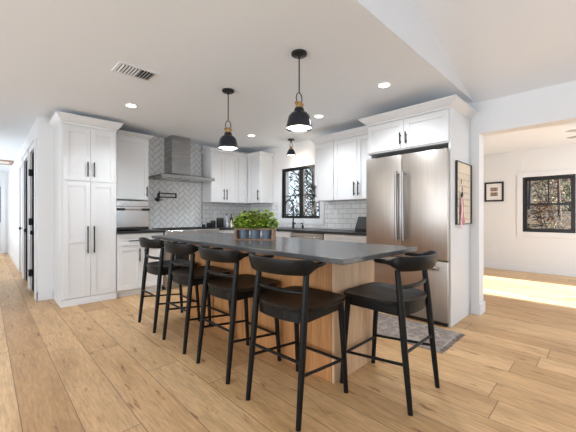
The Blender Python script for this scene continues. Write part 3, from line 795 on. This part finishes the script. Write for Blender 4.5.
# ------------------------------------------------------------------ stools
def band(bm, sections):
    """loft of quads: each section 4 points"""
    rs = [[bm.verts.new(p) for p in s] for s in sections]; n = len(rs[0])
    for a, b in zip(rs, rs[1:]):
        for k in range(n): bm.faces.new((a[k], a[(k+1) % n], b[(k+1) % n], b[k]))
    bm.faces.new(rs[0][::-1]); bm.faces.new(rs[-1])
def make_stool():
    t = empty('counter_stool', (0, 0, 0), cat='stool', group='black counter stools')
    # seat: dished top, straight front, rounded back
    bm = B(); N = 14; R_ = 10
    def outline(a):
        # superellipse-like outline
        ca, sa = math.cos(a), math.sin(a); n = 7.0 if ca > 0 else 2.9
        k = (abs(ca)**n + abs(sa)**n)**(-1/n)
        return (.012 + .222*k*ca, .228*k*sa)
    seg = 48; rows = []
    for j in range(7):
        f = j/6
        row = []
        for k in range(seg):
            x, y = outline(2*PI*k/seg)
            z = .600 + .014*f**3 - .012*(1-f*f) + .010*max(0, x*f)/.2*0
            row.append(bm.verts.new((.012 + (x-.012)*f if f else .012, y*f, z)) if j else None)
        rows.append(row)
    cv = bm.verts.new((.012, 0, .588))
    for k in range(seg): bm.faces.new((cv, rows[1][k], rows[1][(k+1) % seg]))
    for j in range(1, 6):
        for k in range(seg): bm.faces.new((rows[j][k], rows[j+1][k], rows[j+1][(k+1) % seg], rows[j][(k+1) % seg]))
    low = []
    for dz, s in ((-.016, 1.0), (-.026, .985)):
        low.append([bm.verts.new((.012 + (rows[6][k].co.x-.012)*s, rows[6][k].co.y*s, .614 + dz)) for k in range(seg)])
    prev = rows[6]
    for r_ in low:
        for k in range(seg): bm.faces.new((prev[k], r_[k], r_[(k+1) % seg], prev[(k+1) % seg]))
        prev = r_
    bm.faces.new(prev[::-1])
    link('seat', bm, M['seatwood'], t, True)
    # apron below the seat
    bm = B()
    q = [(.19, -.185), (.19, .185)]
    box(bm, .172, .196, -.18, .18, .53, .587, .003); box(bm, -.15, .18, .165, .187, .53, .587, .003); box(bm, -.15, .18, -.187, -.165, .53, .587, .003)
    secs = []
    for k in range(11):
        a = PI/2 + PI*k/10; c_, s_ = math.cos(a), math.sin(a)
        xo, yo = -.145 + .055*c_, .187*s_; xi, yi = -.145 + .033*c_, .165*s_
        secs.append([(xo, yo, .53), (xo, yo, .587), (xi, yi, .587), (xi, yi, .53)])
    band(bm, secs)
    link('apron', bm, M['blackwood'], t)
    for s in (-1, 1):
        bm = B(); tube(bm, [(.232, .2*s, 0), (.212, .193*s, .3), (.19, .186*s, .585)], [.0145, .0175, .0195], 14); link('leg', bm, M['blackwood'], t, True)
        bm = B(); tube(bm, [(-.235, .2*s, 0), (-.200, .196*s, .33), (-.175, .192*s, .60), (-.152, .188*s, .80)], [.0145, .0185, .0205, .0165], 14); link('leg', bm, M['blackwood'], t, True)
        bm = B(); tube(bm, [(.215, .195*s, .215), (-.208, .197*s, .265)], [.009, .009], 10); link('stretcher', bm, M['blackwood'], t, True)
    bm = B(); tube(bm, [(.218, -.195, .20), (.218, .195, .20)], .010, 10); link('stretcher', bm, M['blackwood'], t, True)
    bm = B(); tube(bm, [(-.200, -.196, .33), (-.200, .196, .33)], .009, 10); link('stretcher', bm, M['blackwood'], t, True)
    bm = B(); tube(bm, [(-.156, -.19, .695), (-.185, -.10, .695), (-.195, 0, .695), (-.185, .10, .695), (-.156, .19, .695)], .0125, 10); link('back_rail', bm, M['blackwood'], t, True)
    # crest rail that bends forward into short arms
    secs = []; n = 36
    for k in range(n+1):
        a = -1 + 2*k/n; s = abs(a)
        # plan path: arms forward to x = 0, back at x = -.262
        if s < .62:
            th = s/.62*math.radians(78); x = -.270 + .125*(1-math.cos(th))*1.0; y = .228*math.sin(th)/math.sin(math.radians(78))
            nx, ny = -math.cos(th), math.sin(th)
        else:
            f = (s-.62)/.38; x0 = -.270 + .125*(1-math.cos(math.radians(78))); x = x0 + f*.155; y = .228 - .018*f*f
            nx, ny = -math.cos(math.radians(78 + 16*f)), math.sin(math.radians(78 + 16*f))
        y = math.copysign(y, a); ny = math.copysign(ny, a)
        w_ = 1 - max(0, min(1, (s-.56)/.22)); w_ = w_*w_*(3-2*w_)
        top = .858 + .026*w_; bot = .834 - .036*w_
        e = max(0, (s-.9)/.1); top -= .004*e; bot += .004*e
        th_i = .011 + .010*(1-w_) - .007*e; th_o = .010 + .008*(1-w_) - .007*e
        zc = (top+bot)/2; tilt = .010*w_
        sec = []
        for (u_, v_) in ((1, -.75), (1, .75), (.55, 1), (-.55, 1), (-1, .75), (-1, -.75), (-.55, -1), (.55, -1)):
            off = (th_o*u_ if u_ > 0 else th_i*u_) + tilt*v_
            sec.append((x + nx*off, y + ny*off, zc + (top-bot)/2*v_))
        secs.append(sec)
    bm = B(); band(bm, secs); link('crest_rail', bm, M['blackwood'], t, True)
    return t
st = make_stool()
spots = [((1.388, 1.330), math.radians(3.5), 'black wooden counter stool nearest the camera on the long side of the island'),
         ((1.388, 1.953), 0, 'black wooden counter stool second from the near end of the long side'),
         ((1.386, 2.575), 0, 'black wooden counter stool third from the near end of the long side'),
         ((1.388, 3.200), 0, 'black wooden counter stool at the far end of the row, closest to the pantry'),
         ((1.906, .998), PI/2, 'black wooden counter stool alone at the short end of the island, nearest the refrigerator')]
for i, ((x, y), rz, lab) in enumerate(spots):
    o = st if i == 0 else copy_tree(st)
    o.location = (x, y, 0); o.rotation_euler = (0, 0, rz); o['label'] = lab

# ------------------------------------------------------------------ pendants
def pendant(x, y, label, drop):
    p = empty('pendant_light', (x, y, CZ), label=label, cat='pendant light', group='gunmetal pendants over the island')
    bm = B(); lathe(bm, [(0, -.001), (.062, -.001), (.062, -.016), (.05, -.024), (.012, -.028), (.012, -.04), (0, -.04)], 28); link('ceiling_canopy', bm, M['black'], p, True)
    zt = -(CZ - 2.085) if drop else 0
    bm = B(); tube(bm, [(0, 0, -.04), (0, 0, zt + .0)], .0055, 10); link('stem', bm, M['black'], p, True)
    # yoke
    bm = B(); pts = [(.032*math.sin(a)*(1.0), 0, zt - .045 + .045*math.cos(a)) for a in [math.radians(d) for d in range(-130, 131, 20)]]
    tube(bm, pts, .0045, 8); link('yoke', bm, M['black'], p, True)
    bm = B(); lathe(bm, [(0, 0), (.024, 0), (.027, -.012), (.024, -.03), (.03, -.034), (.03, -.046), (.0, -.046)], 24, (0, 0, zt - .075))
    link('brass_collar', bm, M['brass'], p, True)['label'] = 'aged brass collar'
    for s in (-1, 1):
        bm = B(); lathe(bm, [(0, -.012), (.009, -.01), (.011, 0), (.009, .01), (0, .012)], 12); bmesh.ops.translate(bm, verts=bm.verts, vec=(s*.036, 0, zt - .088)); link('thumb_screw', bm, M['brass'], p, True)
    zb = zt - .121
    prof = [(.034, 0), (.04, -.012), (.042, -.028), (.066, -.042), (.084, -.066), (.094, -.105), (.104, -.150), (.107, -.164)]
    bm = B(); lathe(bm, [(0, 0)] + prof + [(.104, -.164)] + [(r-.003, z) for r, z in prof[::-1][1:-2]], 36, (0, 0, zb)); link('shade', bm, M['shade'], p, True)
    bm = B(); lathe(bm, [(0, -.150), (.06, -.150), (.1, -.150)], 32, (0, 0, zb)); link('diffuser', bm, M['bulb'], p, True)
    light('pendant_lamp', 'POINT', (x, y, CZ + zb - .20), (0, 0, 0), 5, (1, .9, .76), shadow_soft_size=.08)
    return p
pendant(1.785, 2.705, 'gunmetal and brass pendant hanging over the far end of the island', True)
pendant(1.775, 1.690, 'gunmetal and brass pendant hanging over the near end of the island, larger in view', True)
# semi flush light over the sink
p = empty('ceiling_light', (3.70, 3.71, CZ), label='small bronze and brass semi flush light above the kitchen window', cat='ceiling light')
bm = B(); lathe(bm, [(0, -.001), (.058, -.001), (.058, -.018), (.014, -.028), (.014, -.05), (0, -.05)], 24); link('ceiling_canopy', bm, M['black'], p, True)
bm = B(); tube(bm, [(.03*math.sin(a), 0, -.095 + .045*math.cos(a)) for a in [math.radians(d) for d in range(-150, 151, 20)]], .005, 8); link('yoke', bm, M['black'], p, True)
bm = B(); lathe(bm, [(0, 0), (.024, 0), (.027, -.02), (.024, -.04), (0, -.04)], 20, (0, 0, -.125)); link('brass_collar', bm, M['brass'], p, True)
bm = B(); lathe(bm, [(0, 0), (.034, 0), (.055, -.025), (.07, -.06), (.08, -.11), (.077, -.11), (.06, -.05)], 28, (0, 0, -.166)); link('shade', bm, M['shade'], p, True)
bm = B(); lathe(bm, [(0, -.098), (.073, -.098)], 24, (0, 0, -.166)); link('diffuser', bm, M['bulb'], p)
light('sink_lamp', 'POINT', (3.70, 3.71, CZ - .35), (0, 0, 0), 4, (1, .9, .76), shadow_soft_size=.06)

# downlights
cans = [(1.22, 3.87, 'round recessed ceiling light in front of the tall pantry'), (2.81, 1.52, 'round recessed ceiling light in front of the refrigerator cabinet'),
        (3.09, 2.59, 'round recessed ceiling light between the near pendant and the right wall cabinets'), (3.07, 3.98, 'round recessed ceiling light near the kitchen corner')]
for x, y, lab in cans:
    c_ = empty('recessed_light', (x, y, CZ), label=lab, cat='ceiling light', group='recessed ceiling lights')
    bm = B(); lathe(bm, [(.052, -.001), (.052, -.005), (.066, -.006), (.074, -.001)], 32); link('trim_ring', bm, M['trim'], c_, True)
    bm = B(); lathe(bm, [(0, -.004), (.052, -.004), (.052, -.001)], 32); link('lens', bm, M['canlit'], c_)
    light('downlight', 'SPOT', (x, y, CZ - .03), (0, 0, 0), 46, (.86, .93, 1), spot_size=math.radians(140), spot_blend=.8, shadow_soft_size=.06)

# ceiling vent
v = empty('ceiling_vent', (.963, 2.93, CZ), label='white slatted air vent in the ceiling', cat='vent')
bm = B(); a, b = .165, .12
for (x0, x1, y0, y1) in ((-a, a, -b, -b+.028), (-a, a, b-.028, b), (-a, -a+.028, -b+.028, b-.028), (a-.028, a, -b+.028, b-.028)): box(bm, x0, x1, y0, y1, -.010, -.001, .002)
link('vent_frame', bm, M['trim'], v)
bm = B(); box(bm, -a+.028, a-.028, -b+.028, b-.028, -.0025, -.001); link('duct_dark_plate', bm, M['ductshade'], v)  # black plate on the ceiling, painted as the shade inside the duct
bm = B()
for k in range(11):
    x = -a + .036 + k*.0255; t = -.007 if x < 0 else .007
    prism(bm, [(x, -.004), (x+.004, -.003), (x+.004-t, -.016), (x-t, -.017)], 'y', -b+.029, b-.029)
link('slats', bm, M['trim'], v)

# ------------------------------------------------------------------ planter with three herb pots
ang = math.atan2(-.293, .222)
pl = empty('planter_crate', (1.745, 2.205, IZ), ang, label='weathered wooden planter crate on the island top', cat='planter')
hl, hd_ = .170, .056
for s in (-1, 1):
    bm = B(); box(bm, s*hl - .011, s*hl + .010, -hd_, hd_, 0, .108, .002); link('end_board', bm, M['crate'], pl)
bm = B(); box(bm, -hl+.0115, hl-.0115, -hd_, hd_, 0, .012, .001); link('base_board', bm, M['crate'], pl)
for s in (-1, 1):
    bm = B(); box(bm, -hl+.0115, hl-.0115, s*hd_ - s*.009, s*hd_, .092, .108, .001); link('rail', bm, M['crate'], pl)
rot = Matrix.Rotation(ang, 3, 'Z')
def foliage(n, seed, orange):
    rnd = random.Random(seed); bm = B()
    for k in range(n):
        th = rnd.uniform(0, 6.28); rr = .100*math.sqrt(rnd.random()); top = .16*(1 - (rr/.125)**2)
        c = Vector((rr*math.cos(th)*1.05, rr*math.sin(th), .088 + rnd.uniform(.06, 1)*top + rnd.uniform(-.01, .035)))
        s = rnd.uniform(.013, .030)
        d = Vector((math.cos(th) + rnd.uniform(-.8, .8), math.sin(th) + rnd.uniform(-.8, .8), rnd.uniform(-.3, .9))).normalized()
        sd = d.cross(Vector((rnd.uniform(-.4, .4), rnd.uniform(-.4, .4), 1))).normalized(); nn = sd.cross(d)
        mi = 1 if (orange and rnd.random() < .14 and c.z > .17) else 0
        b0 = bm.verts.new(c - d*s); t0 = bm.verts.new(c + d*s - nn*s*.3); m0 = bm.verts.new(c + nn*s*.12)
        for q in (1, -1):
            e = bm.verts.new(c + sd*s*.62*q - nn*s*.15)
            f = bm.faces.new((b0, e, t0) if q > 0 else (b0, t0, e)); f.material_index = mi
    for k in range(26):
        th = rnd.uniform(0, 6.28); rr = rnd.uniform(.02, .08)
        tube(bm, [(.01*math.cos(th), .01*math.sin(th), .075), (rr*math.cos(th), rr*math.sin(th), .12 + rnd.uniform(.03, .09))], .0015, 4)
    return bm
for k, lab in enumerate(('leafy green herb in grey zinc pot, left in the wooden crate', 'leafy herb with orange tips in grey zinc pot, middle of the wooden crate', 'leafy green herb in grey zinc pot, right in the wooden crate')):
    off = rot @ Vector(((k-1)*.105, 0, 0))
    h_ = empty('potted_herb', (1.745 + off.x, 2.205 + off.y, IZ + .0125), ang, label=lab, cat='plant', group='herbs in the crate')
    bm = B(); lathe(bm, [(0, 0), (.038, 0), (.048, .078), (.051, .080), (.051, .086), (.046, .086), (.044, .075), (0, .075)], 28); link('pot', bm, M['zinc'], h_, True)
    bm = foliage(430, 11+k, k == 1); link('foliage', bm, [M['leaf'], M['leaf_o']], h_)

# ------------------------------------------------------------------ counter things
CT = .8975
for x, y, r, h_, lab in ((2.83, 5.075, .032, .055, 'smallest black domed canister at the left of the row'), (2.885, 5.0, .036, .085, 'second smallest black canister of the row'), (2.955, 4.965, .044, .125, 'third black canister, next to the tallest'), (3.08, 4.93, .066, .175, 'largest black canister on the counter right of the range')):
    c_ = empty('canister', (x, y, CT), label=lab, cat='canister', group='black canisters on the back counter')
    bm = B(); lathe(bm, [(0, 0), (r*.95, 0), (r, .006), (r, h_*.82), (0, h_*.82)], 28); link('canister_body', bm, M['ceramic'], c_, True)
    bm = B(); lathe(bm, [(r*1.02, h_*.823), (r*1.02, h_*.90), (r*.9, h_*.96), (.012, h_), (0, h_)], 28); link('lid', bm, M['ceramic'], c_, True)
def bottle(x, y, r, h_, m, lab, cap='black'):
    b_ = empty('bottle', (x, y, CT), label=lab, cat='bottle')
    bm = B(); lathe(bm, [(0, 0), (r, 0), (r, h_*.62), (r*.8, h_*.72), (r*.36, h_*.8), (r*.34, h_*.9), (0, h_*.9)], 20); link('bottle_body', bm, M[m], b_, True)
    bm = B(); lathe(bm, [(r*.42, h_*.9), (r*.42, h_), (0, h_)], 16); link('cap', bm, M[cap], b_, True)
bottle(3.22, 4.93, .034, .24, 'clear', 'pale lilac bottle right of the largest black canister')
bottle(3.325, 4.93, .028, .24, 'ceramic', 'tall black bottle partly behind the herbs')
bottle(3.25, 4.82, .022, .13, 'cream', 'short cream bottle beside the herb foliage', 'cream')
cm = empty('coffee_maker', (3.70, 4.86, CT), PI*.27, label='black coffee maker in the counter corner behind the herbs', cat='coffee maker')
bm = B(); box(bm, -.1, .1, -.12, .12, 0, .03, .006); box(bm, -.1, .1, .03, .12, .03, .27, .006); box(bm, -.1, .1, -.12, .12, .23, .30, .01); link('machine_body', bm, M['ceramic'], cm)
bm = B(); lathe(bm, [(0, 0), (.06, 0), (.07, .06), (.055, .12), (.05, .14), (0, .14)], 22, (0, -.045, .031)); link('carafe', bm, M['darkglass'], cm, True)
bm = B(); box(bm, -.06, .06, -.1225, -.1202, .245, .285); link('control_panel', bm, M['outlet'], cm)
# faucet
fc = empty('kitchen_faucet', (3.77, 3.73, CT), label='matte black spring neck faucet in front of the kitchen window', cat='faucet')
bm = B(); lathe(bm, [(0, 0), (.028, 0), (.028, .012), (.019, .018), (.019, .11), (0, .11)], 20); link('faucet_base', bm, M['black'], fc, True)
bm = B(); pts = [(0, 0, .11), (0, 0, .34)] + [(-.095 + .095*math.cos(a), 0, .36 + .115*math.sin(a)) for a in [math.radians(d) for d in range(0, 181, 15)]] + [(-.19, 0, .27)]
tube(bm, pts, .0125, 12); link('neck', bm, M['black'], fc, True)
bm = B(); tube(bm, [(-.19, 0, .275), (-.19, 0, .20), (-.19, 0, .17)], [.014, .018, .02], 14); link('spray_head', bm, M['black'], fc, True)
bm = B(); tube(bm, [(0, 0, .235), (-.19, 0, .235)], .006, 8); link('spray_arm', bm, M['black'], fc, True)
bm = B(); tube(bm, [(0, -.02, .07), (0, -.05, .075), (-.03, -.075, .10)], [.012, .01, .006], 10); link('lever', bm, M['black'], fc, True)
sd = empty('soap_dispenser', (3.76, 3.50, CT), label='small black soap dispenser right of the faucet', cat='soap dispenser')
bm = B(); lathe(bm, [(0, 0), (.02, 0), (.02, .05), (.008, .055), (.008, .08), (0, .08)], 16); link('pump_base', bm, M['black'], sd, True)
bm = B(); tube(bm, [(0, 0, .08), (-.03, 0, .085), (-.06, 0, .075)], [.009, .007, .006], 10); link('spout', bm, M['black'], sd, True)
sk = empty('sink', (3.61, 3.73, CT - .004), label='dark undermount sink in the counter before the window', cat='sink')
bm = B(); box(bm, -.19, .1, -.33, .33, .0042, .0055); link('basin_rim', bm, M['black'], sk)
# screen by the refrigerator
ds = empty('tablet_stand', (3.62, 2.262, CT), RX - .1, label='small dark screen tilted on a black base on the counter beside the refrigerator', cat='screen')
bm = B(); box(bm, -.09, .13, -.07, .09, 0, .045, .006); link('stand_base', bm, M['black'], ds)
bm = B(); prism(bm, [(-.05, .046), (-.03, .046), (.04, .20), (.02, .20)], 'x', -.10, .14); sc_ = link('screen_frame', bm, M['black'], ds)
bm = B(); prism(bm, [(-.0465, .058), (-.0445, .058), (.0145, .19), (.0125, .19)], 'x', -.088, .128); link('screen', bm, M['screen'], sc_)

# outlets on the tile
for (x, y, z, rz, lab) in ((3.10, YW - .0085, 1.12, 0, 'white wall outlet on the tile above the canisters'), (XW - .0085, 2.95, 1.13, RX, 'white wall outlet on the subway tile right of the window')):
    o = empty('wall_outlet', (x, y, z), rz, label=lab, cat='outlet', group='white wall outlets')
    bm = B(); box(bm, -.036, .036, -.006, -.0003, -.058, .058, .002); link('cover_plate', bm, M['outlet'], o)
    for s in (-1, 1):
        bm = B(); box(bm, -.016, .016, -.008, -.0062, s*.022-.014, s*.022+.014, .001); link('socket', bm, M['trim'], o)
o = empty('wall_outlet', (XF - .0005, 1.60, .42), RX, label='white wall outlet low on the far room wall under the framed picture', cat='outlet', group='white wall outlets')
bm = B(); box(bm, -.036, .036, -.006, -.0003, -.058, .058, .002); link('cover_plate', bm, M['outlet'], o)
for s in (-1, 1):
    bm = B(); box(bm, -.016, .016, -.008, -.0062, s*.022-.014, s*.022+.014, .001); link('socket', bm, M['trim'], o)

# ------------------------------------------------------------------ wall hung things
# calendar board on the refrigerator end panel (faces -Y)
cb = empty('framed_calendar', (3.445, 1.0735, 1.02), label='black framed cream paper board hanging on the refrigerator end panel', cat='wall board')
BW, BH = .485, .66
bm = B(); t_ = .007
box(bm, 0, BW, -.022, -.001, 0, t_); box(bm, 0, BW, -.022, -.001, BH-t_, BH); box(bm, 0, t_, -.022, -.001, t_, BH-t_); box(bm, BW-t_, BW, -.022, -.001, t_, BH-t_); link('frame', bm, M['black'], cb)
bm = B(); box(bm, t_, BW-t_, -.010, -.002, t_, BH-t_); pp = link('paper', bm, M['paper'], cb)
bm = B(); rnd = random.Random(3)
for r_ in range(8): box(bm, .03, BW-.03, -.0112, -.0101, .05 + r_*.07, .053 + r_*.07)
for c2 in range(7): box(bm, .03 + c2*.07, .032 + c2*.07, -.0112, -.0101, .05, .545)
for k in range(40):
    x = .04 + rnd.randrange(6)*.07; z = .06 + rnd.randrange(7)*.07; box(bm, x, x + rnd.uniform(.02, .045), -.0112, -.0101, z, z + .006)
link('grid_lines', bm, M['ink'], pp)
bm = B()
for (x, z) in ((.14, .43), (.17, .35)): box(bm, x, x+.03, -.0115, -.0101, z, z+.05)
link('dark_marks', bm, M['photo'], pp)
rb = empty('hanging_lanyard', (3.565, 1.046, 1.315), label='pink lanyard hanging from a dark clip on the cream paper board', cat='lanyard')
bm = B(); tube(bm, [(0, .004, -.02), (.02, 0, .02), (-.005, -.003, .04), (-.02, 0, .015), (-.005, .002, -.01)], .007, 8); link('clip', bm, M['black'], rb, True)
for (dx, w_, m_, L) in ((-.014, .022, 'palepink', .33), (.024, .036, 'pink', .29), (.040, .018, 'pink', .26)):
    bm = B(); secs = []
    for k in range(9):
        f = k/8; x = dx*f*1.5 + .012*math.sin(f*5 + dx*80); y = -.004*math.sin(f*7); ww = w_*(.35 + .65*math.sin(min(1, f*1.5)*PI*.5)) ; z = -.01 - f*L
        secs.append([(x-ww, y-.002, z), (x+ww, y-.003, z), (x+ww, y+.001, z), (x-ww, y+.002, z)])
    band(bm, secs); link('strap', bm, M[m_], rb, True)
# framed picture in the far room (faces -X)
fp = empty('framed_picture', (XF - .0005, 1.79, 1.40), RX, label='small black framed picture with white mat on the far room wall', cat='picture')
FWd, FH = .34, .405
bm = B(); t_ = .033
box(bm, 0, FWd, -.025, -.001, 0, t_); box(bm, 0, FWd, -.025, -.001, FH-t_, FH); box(bm, 0, t_, -.025, -.001, t_, FH-t_); box(bm, FWd-t_, FWd, -.025, -.001, t_, FH-t_); link('frame', bm, M['black'], fp)
bm = B(); box(bm, t_, FWd-t_, -.012, -.002, t_, FH-t_); mb = link('mat_board', bm, M['white_paper'], fp)
for z in (.115, .215):
    bm = B(); box(bm, .105, .235, -.0135, -.0121, z, z+.075, 0, 0)
    for k in range(5): box(bm, .112 + k*.025, .126 + k*.025, -.0142, -.0136, z + .008 + .02*(k % 2), z + .045 + .02*((k+1) % 2), 0, 1)
    link('print', bm, [M['photo'], M['photo2']], mb)
# ceiling fan at the right edge
fn = empty('ceiling_fan', (5.67, -.02, CZ), label='ceiling fan in the far room with blade tips at the right edge', cat='fan')
bm = B(); lathe(bm, [(0, -.001), (.06, -.001), (.05, -.04), (.014, -.05), (.014, -.13), (.08, -.15), (.09, -.2), (.06, -.24), (0, -.25)], 24); link('motor', bm, M['fan'], fn, True)
for k in range(5):
    a = math.radians(56 + 72*k); bm = B(); box(bm, .08, .45, -.05, .05, -.196, -.188, .002)
    bmesh.ops.rotate(bm, verts=bm.verts, matrix=Matrix.Rotation(a, 3, 'Z')); link('blade', bm, M['fan'], fn)

# rug
rg_ = empty('runner_rug', (2.63, .95, 0), label='grey beige woven runner rug in front of the refrigerator', cat='rug')
bm = B(); box(bm, 0, .58, 0.0, 2.3, .001, .009, .003); link('rug_body', bm, M['rug'], rg_)
bm = B(); rnd = random.Random(5)
for k in range(70):
    x = .006 + k*.0082; box(bm, x, x+.003, -.035 + rnd.uniform(-.006, .006), .002, .0012, .004)
f_ = link('fringe', bm, M['rug'], rg_)
